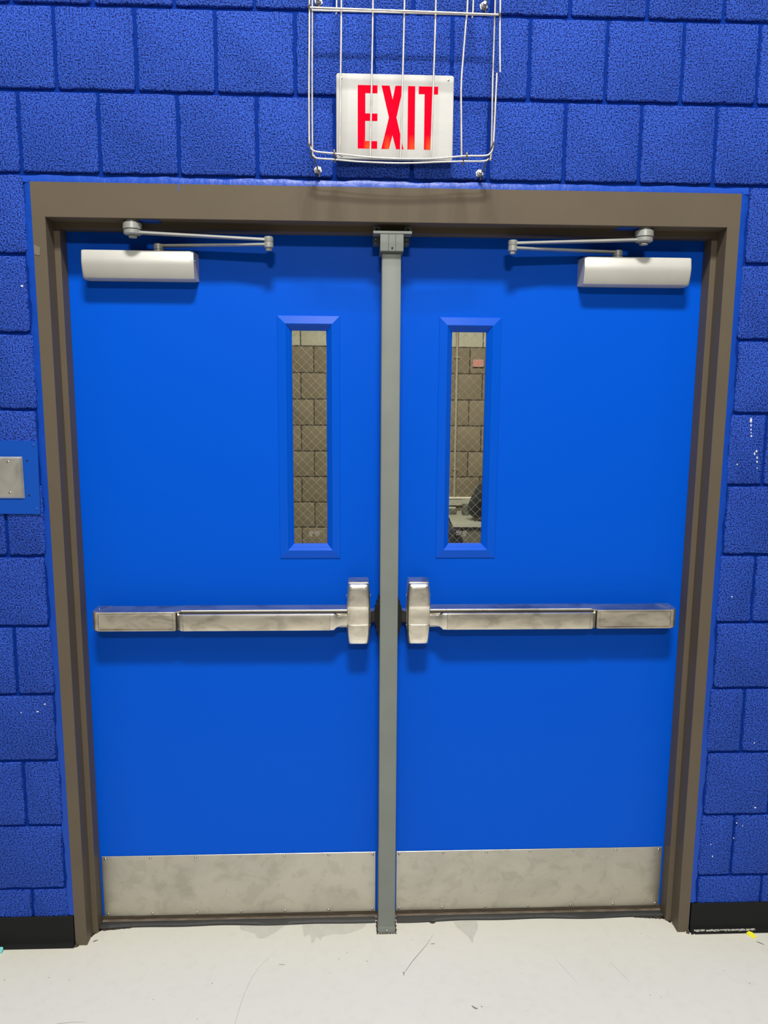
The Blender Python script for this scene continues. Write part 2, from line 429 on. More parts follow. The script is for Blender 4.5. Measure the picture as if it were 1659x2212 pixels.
def flat(mb, pts, t=.0003, z=FZ): mb.loft([[(x, y, z - .001) for x, y in pts], [(x, y, z + t) for x, y in pts]])
mb = MB()
flat(mb, smooth_path([(.598, .078, 0), (.605, .03, 0), (.612, .012, 0), (.618, .022, 0), (.628, .016, 0), (.632, -.012, 0), (.640, -.010, 0), (.645, .012, 0), (.654, .004, 0), (.660, -.004, 0), (.667, .012, 0), (.70, .022, 0), (.74, .022, 0), (.78, .04, 0), (.80, .06, 0), (.79, .079, 0), (.598, .078, 0)], 3)[:-1] and
     [(p[0], p[1]) for p in smooth_path([(.598, .078, 0), (.605, .03, 0), (.612, .012, 0), (.618, .022, 0), (.628, .016, 0), (.632, -.012, 0), (.640, -.010, 0), (.645, .012, 0), (.654, .004, 0), (.660, -.004, 0), (.667, .012, 0), (.70, .022, 0), (.74, .022, 0), (.78, .04, 0), (.80, .06, 0), (.79, .079, 0)], 3)])
flat(mb, [(p[0], p[1]) for p in smooth_path([(1.074, .079, 0), (1.085, .045, 0), (1.10, .02, 0), (1.115, -.002, 0), (1.125, -.03, 0), (1.134, .0, 0), (1.15, .03, 0), (1.155, .06, 0), (1.15, .079, 0)], 3)])
flat(mb, [(p[0], p[1]) for p in smooth_path([(.40, .078, 0), (.41, .05, 0), (.45, .035, 0), (.47, .01, 0), (.50, .02, 0), (.53, .05, 0), (.56, .078, 0)], 3)])
tag(mb.build('stain', 'stain', fl), kind='stuff')
def line(mb, pts, w, z=FZ, t=.0004):
    if len(pts) < 7: pts = [(q[0], q[1]) for q in smooth_path([(*p, 0) for p in pts], 6)] if len(pts) > 2 else [(pts[0][0] + (pts[1][0] - pts[0][0]) * i / 8, pts[0][1] + (pts[1][1] - pts[0][1]) * i / 8) for i in range(9)]
    P = [Vector((*p, 0)) for p in pts]
    L, R_ = [], []
    for i, p in enumerate(P):
        d = (P[min(i + 1, len(P) - 1)] - P[max(i - 1, 0)]).normalized(); nn = Vector((-d.y, d.x, 0))
        ww = w * .8 * (.12 + .88 * math.sin(math.pi * (i + .6) / (len(P) + .2)))
        L.append(p + nn * ww); R_.append(p - nn * ww)
    flat(mb, [(q.x, q.y) for q in L + R_[::-1]], t, z)
mb = MB()
line(mb, [(1.008, .012), (.985, -.03), (.962, -.062), (.935, -.10), (.910, -.141), (.903, -.147)], .0011)
line(mb, [(.903, -.140), (.907, -.147), (.905, -.155)], .0016)
line(mb, [(.54, -.10), (.56, -.102)], .0012)
line(mb, [(1.085, -.27), (1.093, -.279), (1.10, -.281)], .0035); line(mb, [(1.11, -.273), (1.114, -.276)], .002)
line(mb, [(1.105, -.335), (1.112, -.343), (1.12, -.346)], .003)
line(mb, [(p[0], p[1]) for p in smooth_path([(-.17, -.365, 0), (-.11, -.33, 0), (-.05, -.303, 0), (.0, -.292, 0), (.05, -.292, 0)], 5)], .0007)
line(mb, [(.995, -.03), (1.01, -.028)], .0018)
line(mb, [(-.307, -.08), (-.298, -.068)], .0025); line(mb, [(-.035, .012), (-.022, .02)], .004)
line(mb, [(2.0, -.05), (2.018, -.065)], .003)
for i in range(34):
    x, y = random.uniform(-.4, 2.1), random.uniform(-.75, .0); a = random.uniform(0, 6.28); l = random.uniform(.001, .006)
    line(mb, [(x, y), (x + l * math.cos(a), y + l * math.sin(a))], random.uniform(.0006, .0016))
tag(mb.build('scratch', 'scratch', fl), kind='stuff')
mb = MB()
line(mb, [(p[0], p[1]) for p in smooth_path([(.53, -.04, 0), (.48, -.12, 0), (.455, -.22, 0), (.44, -.38, 0), (.435, -.5, 0)], 6)], .0008)
line(mb, [(.40, -.52), (.34, -.62)], .001); line(mb, [(1.36, -.10), (1.40, -.20)], .0007); line(mb, [(1.52, -.12), (1.55, -.2)], .0007)
line(mb, [(.33, -.41), (.37, -.33)], .001)
tag(mb.build('scuff', 'scuff', fl), kind='stuff')

mb = MB(); rg = random.Random(3)
def patch(cx, cy, rx, ry, n=14, t=.0006):
    flat(mb, [(cx + rx * rg.uniform(.6, 1.25) * math.cos(2 * math.pi * i / n), cy + ry * rg.uniform(.6, 1.25) * math.sin(2 * math.pi * i / n)) for i in range(n)], t)
for s in (-1, 1):
    for i in range(12):
        t = i / 11
        patch(M + s * (.893 + .050 * t), .072 - .076 * t, .008, .007)
    for i in range(7): patch(M + s * (.893 - .014 * i), .064 + .001 * i, .010, .006 - .0006 * i)
    for i in range(9): patch(M + s * (.028 + .0012 * (i % 3)), .026 + .006 * i, .0028, .0045)
for i in range(8): patch(M - .028 + .008 * i, .0195, .004, .0018)
patch(1.013, .066, .009, .005)
tag(mb.build('grime', 'dirt', fl), 'brown grime along the frame feet', kind='stuff')

th = empty('trim_2', (M, .09, FZ)); tag(th, 'worn bronze threshold with a dark rubber strip under the double door', 'threshold', kind='structure')
mb = MB()
mb.prism_x([(.086, FZ), (.0865, .0015), (.090, .0045), (.22, .0045), (.22, FZ - .04), (.086, FZ - .04)], M - .894, M + .894)
mb.build('sill_plate', 'sill', th)
for s in (-1, 1):
    P = []
    for i in range(41):
        x = M + s * (.034 + (.894 - .034) * i / 40)
        k = .0045 * math.sin(i * .22 + s) + (.006 if i < 4 else 0) * (4 - i) / 4
        w = .018 + .002 * math.sin(i * .5)
        P.append([(x, .0875, FZ - .002), (x, .0885 - w - k * .4, FZ - .002), (x, .0885 - w - k * .4, FZ + .003), (x, .0875 - w * .5, FZ + .0085), (x, .0885, FZ + .0095)])
    MB().loft(P).build('rubber_strip', 'rubber', th, smooth=True, ang=60)
under(th)

# ------------------------------------------------------------------ centre post
mu = empty('door_post', (M, .06, FZ)); tag(mu, 'tall grey painted steel centre post standing between the two blue doors', 'door post')
mb = MB(); mb.box(M - .0262, M + .0262, .022, .098, FZ, 2.045, .003, 3)
mb.build('post', 'mull', mu, smooth=True)
mb = MB(); mb.box(M - .0268, M + .0268, .0205, .09, FZ, .018, .003, 2); mb.build('base_shoe', 'mull', mu, smooth=True)
mb = MB(); mb.cyl((M + .001, .0208, .008), (M + .001, .0185, .008), .0028, 12); mb.build('screw', 'screw', mu, smooth=True)
mb = MB()
for i in range(16):
    a = i / 15
    mb.lathe((M - .030 + .06 * a, .0185 + random.uniform(-.001, .001), FZ - .001), (0, 0, 1), [(0, .0020), (.0012, .0012), (.0018, .0005)], 6)
for i in range(8): mb.lathe((M - .029, .022 + i * .009, FZ - .001), (0, 0, 1), [(0, .0028), (.0015, .002), (.003, .0006)], 6)
tag(mb.build('grime', 'dirt', mu), kind='stuff')
bk = MB(); bk.box(M - .0315, M + .0315, .008, .098, 2.0345, 2.0835, .0012, 1)
bko = bk.build('top_bracket', 'mull', mu)
mb = MB(); mb.box(M - .0505, M + .054, .0065, .05, 2.0795, 2.0865, .0008, 1)
mb.build('bracket_flange', 'mull', bko)
mb = MB(); mb.box(M - .0095, M - .0088, .0072, .0085, 2.0348, 2.0832); mb.box(M + .0098, M + .0105, .0072, .0085, 2.0348, 2.0832)
mb.build('groove', 'dark', bko)
MB().cyl((M + .001, .0085, 2.0425), (M + .001, .0072, 2.0425), .0028, 12).build('screw_hole', 'dark', bko)
for x in (-.0395, .0460): MB().cyl((M + x, .0500, 2.0985), (M + x, .0490, 2.0985), .0032, 12).build('screw_hole', 'dark', bko)
for s in (-1, 1):
    MB().box(M + s * .032, M + s * .050, .052, .09, 2.060, 2.0795, .001, 1).build('side_bracket', 'mulldark', bko)
    for z in (2.064, 2.074): MB().lathe((M + s * .042, .0525, z), (0, -1, 0), [(0, .0022), (.001, .002), (.0018, .0008)], 8).build('bracket_screw', 'screw', bko)
MB().box(M - .050, M - .030, .0498, .0515, 2.0865, 2.106).build('bracket_ear', 'mull', bko)
MB().box(M + .036, M + .056, .0498, .0515, 2.0865, 2.106).build('bracket_ear', 'mull', bko)
for s in (-1, 1):
    mb = MB(); mb.box(M + s * .0262, M + s * .0300, .036, .094, .948, 1.060, .001, 1)
    mb.box(M + s * .030, M + s * .0355, .045, .094, .962, 1.046, .002, 2); mb.box(M + s * .0355, M + s * .0400, .060, .094, .976, 1.030, .0015, 1)
    tag(mb.build('strike_plate', 'dark', mu), 'black strike on the side of the post')
under(mu)

# ------------------------------------------------------------------ doors
def ring_plate(mb, o, i, y0, y1):
    """rectangular plate with a rectangular hole; o, i = (x0,x1,z0,z1)"""
    O = [(o[0], o[2]), (o[1], o[2]), (o[1], o[3]), (o[0], o[3])]; I = [(i[0], i[2]), (i[1], i[2]), (i[1], i[3]), (i[0], i[3])]
    mb.loft([[(x, y0, z) for x, z in O], [(x, y1, z) for x, z in O], [(x, y1, z) for x, z in I], [(x, y0, z) for x, z in I]], closed=True)
def R4(s, a, b, c, d):
    x0, x1 = M + s * a, M + s * b
    return (min(x0, x1), max(x0, x1), c, d)

def make_door(s, name, label):
    X = lambda x: M + s * x
    d = empty(name, (X(.9085), DF, FZ)); tag(d, label, 'door', kind='structure')
    mb = MB(); ring_plate(mb, R4(s, .004, .9075, .0125, 2.100), R4(s, .172, .288, 1.204, 1.841), DF, DF + .045)
    mb.build('door_leaf', 'door', d)
    # vision panel
    W = .0
    o_ = R4(s, .142, .320, 1.171, 1.8725); c_ = R4(s, .1645, .2965, 1.1955, 1.8495); g_ = R4(s, .1805, .2795, 1.213, 1.832)
    def rr(q, y, k=0): return [(q[0] + k, y, q[2] + k), (q[1] - k, y, q[2] + k), (q[1] - k, y, q[3] - k), (q[0] + k, y, q[3] - k)]
    mb = MB(); mb.loft([rr(o_, DF + .0005), rr(o_, DF - .0015, .0), rr(o_, DF - .0025, .001), rr(c_, DF - .0070, -.001), rr(c_, DF - .0070, .0005), rr(g_, DF + .009), rr(g_, DF + .0165)], cap=False)
    wf = mb.build('window_frame', 'doortrim', d); tag(wf, 'bevelled blue metal trim around the narrow window')
    for (x, z) in [(a, z) for a in (.1585, .3030) for z in (1.823, 1.620, 1.4188, 1.2203)]:
        sm, sd = MB(), MB()
        sm.lathe((X(x), DF - .0035, z), (0, -1, 0), [(-.003, .0046), (.0, .0046), (.0012, .0042), (.0018, .003)], 14)
        sd.cyl((X(x), DF - .0052, z), (X(x), DF - .0056, z), .0016, 6)
        sm.build('screw', 'bluescrew', wf, smooth=True); sd.build('screw_socket', 'screwdark', wf)
    mb = MB(); mb.box(g_[0] - .003, g_[1] + .003, DF + .0165, DF + .0225, g_[2] - .003, g_[3] + .003)
    gl = mb.build('window_pane', 'glass', d); tag(gl, 'clear wired glass pane')
    # diagonal wires in the glass
    mb = MB(); p = .0268; x0, x1, z0, z1 = g_; yw = DF + .0162
    k = -40
    for sg in (1, -1):
        for k in range(-60, 60):
            c = k * p + .009
            # z = sg*x + c' clipped to the rectangle
            pts = []
            f = lambda x: sg * (x - x0) + c + z0
            finv = lambda z: (z - z0 - c) / sg + x0
            for x in (x0, x1):
                if z0 <= f(x) <= z1: pts.append((x, f(x)))
            for z in (z0, z1):
                if x0 < finv(z) < x1: pts.append((finv(z), z))
            if len(pts) >= 2 and (Vector(pts[0]) - Vector(pts[1])).length > .004:
                mb.tube([(pts[0][0], yw, pts[0][1]), (pts[1][0], yw, pts[1][1])], .00030, 5)
    mb.build('wire_mesh', 'gwire', gl)
    # tiny etched maker's stamp near the foot of the pane
    mb = MB(); ye = DF + .0158; cx, cz = X(.2297), 1.2445
    n = 20
    mb.loft([[(cx + r * math.cos(2 * math.pi * i / n), yy, cz + r * math.sin(2 * math.pi * i / n)) for i in range(n)] for r, yy in ((.0058, ye), (.0058, ye - .0002), (.0047, ye - .0002), (.0047, ye))], closed=True)
    mb.prism_y([(cx - .0035, cz + .001), (cx - .0022, cz + .002), (cx, cz - .001), (cx + .003, cz + .0035), (cx + .004, cz + .0025), (cx, cz - .0032)], ye - .0002, ye)
    q = 1 if s < 0 else -1
    for j, (zz, l0, l1) in enumerate([(1.2497, .0100, .0245), (1.2458, .0095, .0265), (1.2430, .0105, .0240), (1.2385, .0125, .0255)]):
        xx = l0
        while xx < l1:
            wd = .0011 + .0009 * ((j * 7 + int(xx * 4000)) % 3) / 2
            a, b = cx + q * xx, cx + q * (xx + wd)
            mb.prism_y([(a, zz - .0009), (b, zz - .0009), (b, zz + .0009), (a, zz + .0009)], ye - .0002, ye); xx += wd + .0006
    for zz, l0, l1 in ((1.2368, -.005, .003), (1.2345, -.003, .006)):
        mb.box(cx + q * l0, cx + q * l1, ye - .0002, ye, zz - .0006, zz + .0006)
    mb.build('etched_mark', 'etch', gl)
    # kick plate
    kx0, kx1 = .0330, .8895
    mb = MB(); q = R4(s, kx0, kx1, .0165, .2215); mb.box(q[0], q[1], DF - .0022, DF + .0005, q[2], q[3], .0006, 1)
    kp = mb.build('kick_plate', 'kick', d); tag(kp, 'smudged stainless steel plate across the foot of the door')
    for row in (.213, .0235):
        for i in range(7):
            x = kx0 + .010 + (kx1 - kx0 - .022) * i / 6
            mb = MB(); mb.lathe((X(x), DF - .002, row), (0, -1, 0), [(0, .0040), (.0012, .0038), (.0024, .0026), (.0029, .0008)], 12)
            mb.build('screw', 'screw', kp, smooth=True)
    mb = MB(); q = R4(s, .006, .9070, .0055, .0165); mb.box(q[0], q[1], DF - .0015, DF + .04, q[2], q[3])
    mb.build('door_sweep', 'sweep', d)

    # --- panic bar -------------------------------------------------
    mb = MB()
    mb.prism_x([(DF, .9725), (.050, .9725), (.0465, .975), (.0465, 1.0215), (.0450, 1.0225), (.0450, 1.0268), (.0462, 1.0280), (DF, 1.0280)], X(.112), X(.604))
    mb.loft([[(X(.604), y, z) for y, z in ((DF, .9725), (.0450, .9725), (.0450, 1.0280), (DF, 1.0280))],
             [(X(.620), y, z) for y, z in ((DF, .9715), (.0330, .9715), (.0330, 1.0268), (DF, 1.0268))]])
    mb.prism_x([(DF, .9705), (.0318, .9705), (.0312, .9715), (.0312, .9752), (.0345, .9755), (.0345, 1.0208), (.0312, 1.0212), (.0312, 1.0258), (.0322, 1.0268), (DF, 1.0268)], X(.620), X(.840))
    rail = mb.build('panic_bar', 'steel', d); tag(rail, 'stainless steel panic bar across the blue door')
    mb = MB(); mb.box(X(.6275), X(.8385), .0316, .0340, .9768, 1.0198, .0008, 1); mb.build('bar_cover', 'steel', rail)
    mb = MB(); mb.box(X(.118), X(.612), .040, .0455, 1.0190, 1.0222); mb.build('shadow_gap', 'dark', rail); mb = MB(); mb.box(X(.6135), X(.6180), .034, .0455, .9715, 1.0235); mb.build('shadow_gap', 'dark', rail)
    # push pad: flat bar with rounded outer end
    def padring(x, yf, za, zb):
        return [(X(x), .046, za), (X(x), yf + .004, za), (X(x), yf + .0012, za + .0012), (X(x), yf, za + .004), (X(x), yf, zb - .0035), (X(x), yf + .0010, zb - .0010), (X(x), yf + .0035, zb), (X(x), .046, zb)]
    mb = MB(); mb.loft([padring(x, y, a, b) for x, y, a, b in ((.1725, .0295, .9690, 1.0195), (.5975, .0295, .9690, 1.0195), (.6030, .0302, .9692, 1.0190), (.6085, .0325, .9705, 1.0180), (.6120, .0370, .9730, 1.0160), (.6130, .0430, .9760, 1.0130))])
    mb.build('push_pad', 'steel', rail, smooth=True, ang=30)
    mb = MB(); mb.box(X(.5965), X(.5971), .0291, .0300, .9705, 1.0180); mb.build('seam', 'mulldark', rail)
    mb = MB(); mb.loft([padring(x, y, a, b) for x, y, a, b in ((.1718, .0295, .9690, 1.0195), (.1600, .0297, .9692, 1.0193), (.1555, .0310, .9740, 1.0165), (.1500, .0335, .9775, 1.0130), (.1440, .0375, .9780, 1.0125), (.1330, .0420, .9785, 1.0128), (.1180, .0440, .9785, 1.0130))])
    mb.build('pad_end', 'casesteel', rail, smooth=True, ang=45)
    # outer end cap
    def capring(x, yf, za, zb): return [(X(x), DF, za), (X(x), yf + .003, za), (X(x), yf, za + .003), (X(x), yf, zb - .003), (X(x), yf + .003, zb), (X(x), DF, zb)]
    mb = MB(); mb.loft([capring(x, y, a, b) for x, y, a, b in ((.8392, .0305, .9695, 1.0270), (.8455, .0308, .9700, 1.0272), (.8510, .0330, .9715, 1.0272), (.8555, .0380, .9730, 1.0270), (.8580, .0460, .9740, 1.0265), (.8585, .0560, .9745, 1.0262))])
    ec = mb.build('end_cap', 'casesteel', rail, smooth=True, ang=30)
    # flat triangular top leaf of the cap
    mb = MB(); mb.prism_z([(X(.8400), .0335), (X(.8180), DF - .001), (X(.8578), DF - .001), (X(.8578), .050), (X(.853), .038)], 1.0264, 1.0282)
    mb.build('cap_top', 'steel', rail)
    mb = MB(); mb.lathe((X(.845), .066, 1.0280), (0, 0, 1), [(0, .0028), (.0010, .0024), (.0014, .001)], 12); mb.build('screw', 'screw', rail, smooth=True)
    # latch case
    def cr(z, hw, yf, c=.0885, rnd=.006):
        L = [(-hw, DF), (-hw, yf + rnd * 1.6), (-hw + rnd * .25, yf + rnd * .7), (-hw + rnd, yf + .0005), (-hw + rnd * 2.2, yf), (0, yf - .0006), (hw - rnd * 2.2, yf), (hw - rnd, yf + .0005), (hw - rnd * .25, yf + rnd * .7), (hw, yf + rnd * 1.6), (hw, DF)]
        return [(X(c + x), y, z) for x, y in L]
    mb = MB()
    mb.loft([cr(*a) for a in ((.9235, .0275, .046), (.9245, .0288, .040), (.9285, .0300, .036), (.9400, .0310, .0335), (.9600, .0325, .0310), (.9838, .0335, .0297))])
    mb.loft([cr(*a) for a in ((.9842, .0336, .0325), (.9860, .0337, .0318), (1.010, .0337, .0330), (1.030, .0338, .0322), (1.0385, .0338, .0300), (1.0415, .0338, .0282))])
    mb.loft([cr(*a) for a in ((1.0415, .0338, .0282), (1.0450, .0336, .0280), (1.060, .0332, .0288), (1.080, .0325, .0298), (1.0900, .0318, .0305), (1.0990, .0308, .0318), (1.1045, .0300, .0340), (1.1075, .0290, .0380), (1.1085, .0280, .0460))])
    lc = mb.build('latch_case', 'casesteel', rail, smooth=True, ang=40); tag(lc, 'rounded polished steel latch cover beside the centre post')
    mb = MB(); mb.loft([[(X(.0885 + x * k), y, 1.020 + (z - 1.020) * k2) for x, z in ((-.0285, .9255), (.0285, .9255), (.0305, .9290), (.0350, .9800), (.0352, 1.0300), (.0335, 1.0700), (.0305, 1.1080), (.0290, 1.1125), (-.0290, 1.1125), (-.0305, 1.1080), (-.0335, 1.0700), (-.0352, 1.0300), (-.0350, .9800), (-.0305, .9290))] for y, k, k2 in ((DF, 1, 1), (.052, 1, 1), (.047, .98, .985))])
    mb.build('case_base', 'steel', rail, smooth=True)
    for z in (.978, 1.068):
        for e, dx in ((.0540, -1), (.1230, 1)):
            MB().lathe((X(e), .060, z), (s * dx, 0, 0), [(0, .003), (.0015, .0028), (.0026, .001)], 10).build('screw', 'screw', rail, smooth=True)
    mb = MB(); mb.prism_z([(X(.056), .048), (X(.0405), .064), (X(.0405), .088), (X(.056), .088)], .986, 1.020)
    mb.build('latch_bolt', 'casesteel', rail)

    # --- closer ----------------------------------------------------
    prof = [(DF, 1.960), (.060, 1.960), (.0545, 1.9625), (.0520, 1.9660), (.0475, 1.9760), (.0440, 1.9850), (.0415, 1.9950), (.0400, 2.0040), (.0412, 2.0120), (.0445, 2.0300), (.0462, 2.0340), (.0500, 2.0352), (DF, 2.0352)]
    def cring(x, k):   # k pulls the profile toward the door for a soft end
        return [(X(x), DF - (DF - y) * (1 - .06 * k), 1.9975 + (z - 1.9975) * (1 - .03 * k)) for y, z in prof]
    mb = MB()
    mb.loft([[(X(.5405 - .006), y, z) if y >= DF else (X(.5405 + .006 * (.5 - (DF - y) / .06)), y, z) for y, z in cring(0, 1) and [(p[1], p[2]) for p in cring(0, 1)]],
             [(X(.5455), p[1], p[2]) for p in cring(0, .25)], [(X(.549), p[1], p[2]) for p in cring(0, 0)],
             [(X(.832), p[1], p[2]) for p in cring(0, 0)], [(X(.8365), p[1], p[2]) for p in cring(0, .25)],
             [(X(.8415 + .006 * ((DF - p[1]) / .06 * -1 + .5)), p[1], p[2]) for p in cring(0, 1)]])
    cb = mb.build('door_closer', 'closer', d, smooth=True, ang=25); tag(cb, 'silver door closer box with a folded double arm at the head of the door')
    mb = MB(); mb.lathe((X(.5395), .064, 2.011), (-s, 0, 0), [(0, .003), (.0015, .0028), (.0025, .001)], 10); mb.build('screw', 'screw', cb, smooth=True)
    sp, el, sh = (X(.6350), .0650), (X(.3325), .0330), (X(.6925), .0240)
    mb = MB(); mb.lathe((*sp, 2.0352), (0, 0, 1), [(0, .0150), (.0035, .0150), (.0045, .0125), (.0060, .0125), (.0061, .0138), (.0190, .0138), (.0205, .0120)], 24)
    mb.build('spindle', 'arm', cb, smooth=True)
    def armbar(mb, a, b, za, zb, w0, w1, t):
        A, Bv = Vector((*a, za)), Vector((*b, zb)); d_ = (Bv - A); n_ = Vector((-d_.y, d_.x, 0)).normalized(); up = Vector((0, 0, 1))
        ringf = lambda c, w: [tuple(c + n_ * u * w + up * h * t) for u, h in ((-1, -.6), (-.8, -1), (.8, -1), (1, -.6), (1, .6), (.8, 1), (-.8, 1), (-1, .6))]
        mb.loft([ringf(A + d_ * f_, w0 + (w1 - w0) * f_) for f_ in (0, .2, .4, .6, .8, 1)])
    mb = MB(); armbar(mb, sp, el, 2.0505, 2.0520, .0105, .0085, .0032)
    mb.lathe((*el, 2.0430), (0, 0, 1), [(.0, .0105), (.0015, .0125), (.0135, .0128), (.0148, .0115)], 24)
    mb.build('main_arm', 'arm', cb, smooth=True)
    mb = MB(); armbar(mb, el, sh, 2.0640, 2.0765, .0085, .0115, .0034)
    mb.lathe((*el, 2.0580), (0, 0, 1), [(.0, .0125), (.0012, .0132), (.0125, .0132), (.0138, .0115)], 24)
    mb.lathe((*sh, 2.0700), (0, 0, 1), [(.0, .0200), (.0020, .0235), (.0100, .0240), (.0118, .0225)], 28)
    mb.build('forearm', 'arm', cb, smooth=True)
    mb = MB(); mb.lathe((*el, 2.0355), (0, 0, 1), [(0, .0080), (.0010, .0090), (.0078, .0090)], 6); mb.build('arm_bolt', 'arm', cb); mb = MB()
    mb.lathe((*sh, 2.0625), (0, 0, 1), [(0, .0105), (.0010, .0120), (.0078, .0120)], 6)
    mb.build('arm_bolt', 'arm', cb)
    mb = MB(); mb.lathe((*sh, 2.0832), (0, 0, 1), [(0, .0240), (.0012, .0252), (.0150, .0252), (.0165, .0235), (.0168, .0180), (.0233, .0180)], 28)
    mb.build('arm_shoe', 'arm', cb, smooth=True)
    under(d)
    return d
make_door(-1, 'door_1', 'left blue metal door with narrow wired window, panic bar and steel kick plate')
make_door(1, 'door_2', 'right blue metal door with narrow wired window, panic bar and steel kick plate')

# ------------------------------------------------------------------ exit sign
sx0, sx1, sz0, sz1 = .7160, 1.0180, 2.2570, 2.4630
sg = empty('exit_sign', ((sx0 + sx1) / 2, 0, sz0)); tag(sg, 'white exit sign with red lit letters on the block wall behind the wire cage', 'exit sign')
def rrect(x0, x1, z0, z1, r, n=5):
    out = []
    for cx, cz, a0 in ((x1 - r, z1 - r, 0), (x0 + r, z1 - r, 90), (x0 + r, z0 + r, 180), (x1 - r, z0 + r, 270)):
        for i in range(n + 1):
            a = math.radians(a0 + 90 * i / n); out.append((cx + r * math.cos(a), cz + r * math.sin(a)))
    return out
mb = MB()
def rr2(k, y): return [(x, y, z) for x, z in rrect(sx0 + k, sx1 - k, sz0 + k, sz1 - k, .006)]
mb.loft([rr2(.022, .0015), rr2(.022, -.0205), rr2(.0, -.0210), rr2(0, -.0290), rr2(.0015, -.0300)])
mb.build('housing', 'sign', sg, smooth=True, ang=30)
LET = {
 'E': [(.7709, 2.428), (.8210, 2.428), (.8210, 2.4094), (.7902, 2.4094), (.7902, 2.3608), (.8212, 2.3608), (.8212, 2.3433), (.7900, 2.3433), (.7900, 2.2946), (.8208, 2.2946), (.8208, 2.2764), (.7710, 2.2764)],
 'X': [(.8314, 2.428), (.8518, 2.428), (.8597, 2.3955), (.8668, 2.428), (.8870, 2.428), (.8698, 2.3525), (.8888, 2.2764), (.8695, 2.2764), (.8600, 2.3099), (.8512, 2.2764), (.8316, 2.2764), (.8507, 2.3522)],
 'I': [(.8987, 2.428), (.9171, 2.428), (.9171, 2.2764), (.8987, 2.2764)],
 'T': [(.9262, 2.428), (.9757, 2.428), (.9757, 2.4098), (.9604, 2.4098), (.9604, 2.2764), (.9413, 2.2764), (.9413, 2.4098), (.9262, 2.4098)]}
KS = 1.0096
def ks(x, z): return (.76103 + (x - .76103) * KS, 1.64588 + (z - 1.64588) * KS)
for k_, P in LET.items():
    mb = MB(); mb.prism_y([ks(x, z) for x, z in P], -.0305, -.0297); lt = mb.build('letter', 'red', sg); tag(lt, 'lit red letter %s' % k_)
mb = MB()
for x, z in ((.7299, 2.4464 - .003), (1.0014, 2.4440), (.7302, 2.2575), (1.0022, 2.2600)):
    x, z = ks(x, z)
    mb = MB(); mb.lathe((x, -.0298, z), (0, -1, 0), [(0, .0028), (.0006, .0027), (.0010, .0012)], 12); mb.build('screw', 'screw', sg, smooth=True)
under(sg)

# ------------------------------------------------------------------ wire guard
wg = empty('wire_guard', (.885, 0, 2.215)); tag(wg, 'bent white wire guard cage bolted over the exit sign', 'wire guard')
YF, YB = -.130, -.062; r = .0023; TOPZ = 2.86
def wire(pts, rad=r, m='wire', sm=True, n=8):
    mb = MB(); mb.tube(smooth_path(pts, 5) if sm and len(pts) > 2 else pts, rad, n)
    return mb.build('guard_wire', m, wg, smooth=True, ang=80)
yf = YF + .0045
wire([(.731, yf, TOPZ), (.731, yf, 2.587), (.7285, yf, 2.40), (.7262, yf, 2.236)])
wire([(.8085, yf, TOPZ), (.807, yf, 2.589), (.8045, yf, 2.40), (.8015, yf, 2.231)])
wire([(.8840, yf, TOPZ), (.883, yf, 2.591), (.880, yf, 2.40), (.877, yf, 2.229)])
wire([(.960, yf, TOPZ), (.959, yf, 2.592), (.956, yf, 2.41), (.952, yf, 2.230)])
wire([(1.040, yf, TOPZ), (1.036, yf, 2.594), (1.033, yf, 2.545), (1.028, yf, 2.470), (1.0245, yf, 2.405), (1.0265, yf, 2.32), (1.029, yf, 2.237)])
wire([(.6555, YF, TOPZ), (.6545, YF, 2.564), (.652, YF, 2.40), (.6515, YF, 2.270), (.6535, YF, 2.256), (.664, YF, 2.2435), (.711, YF, 2.2390), (.802, YF, 2.2315), (.882, YF, 2.2295), (.963, YF, 2.2315), (1.032, YF, 2.2385), (1.085, YF, 2.2405), (1.099, YF, 2.2455), (1.1055, YF, 2.257), (1.1075, YF, 2.28), (1.1110, YF, 2.432)])
wire([(1.113, YF, TOPZ), (1.115, YF, 2.566), (1.119, YF, 2.434)])
wire([(.6555, YF - .004, 2.5665), (.80, YF - .004, 2.5650), (.95, YF - .004, 2.5635), (1.110, YF - .004, 2.5615)], .0026)
# rear ring
wire([(.6585, YB, TOPZ), (.6580, YB, 2.62), (.6560, YB, 2.40), (.6560, YB, 2.266), (.6590, YB, 2.2535), (.668, YB, 2.2470), (.709, YB, 2.2448), (.780, YB, 2.2405), (.886, YB, 2.2390), (.982, YB, 2.2435), (1.042, YB, 2.2462), (1.093, YB, 2.2475), (1.108, YB, 2.254), (1.1135, YB, 2.269), (1.1130, YB, 2.46), (1.1140, YB, 2.60), (1.1140, YB, TOPZ)])
wire([(.6555, YB - .003, 2.5925), (1.1150, YB - .003, 2.592)])
wire([(.7195, YB, TOPZ), (.7185, YB, 2.62), (.7165, YB, 2.586)]); wire([(1.0580, YB, TOPZ), (1.0590, YB, 2.628), (1.0570, YB, 2.586)])
wire([(.6555, YF - .004, TOPZ - .005), (1.115, YF - .004, TOPZ - .005)]); wire([(.6555, YB, TOPZ - .005), (1.115, YB, TOPZ - .005)])
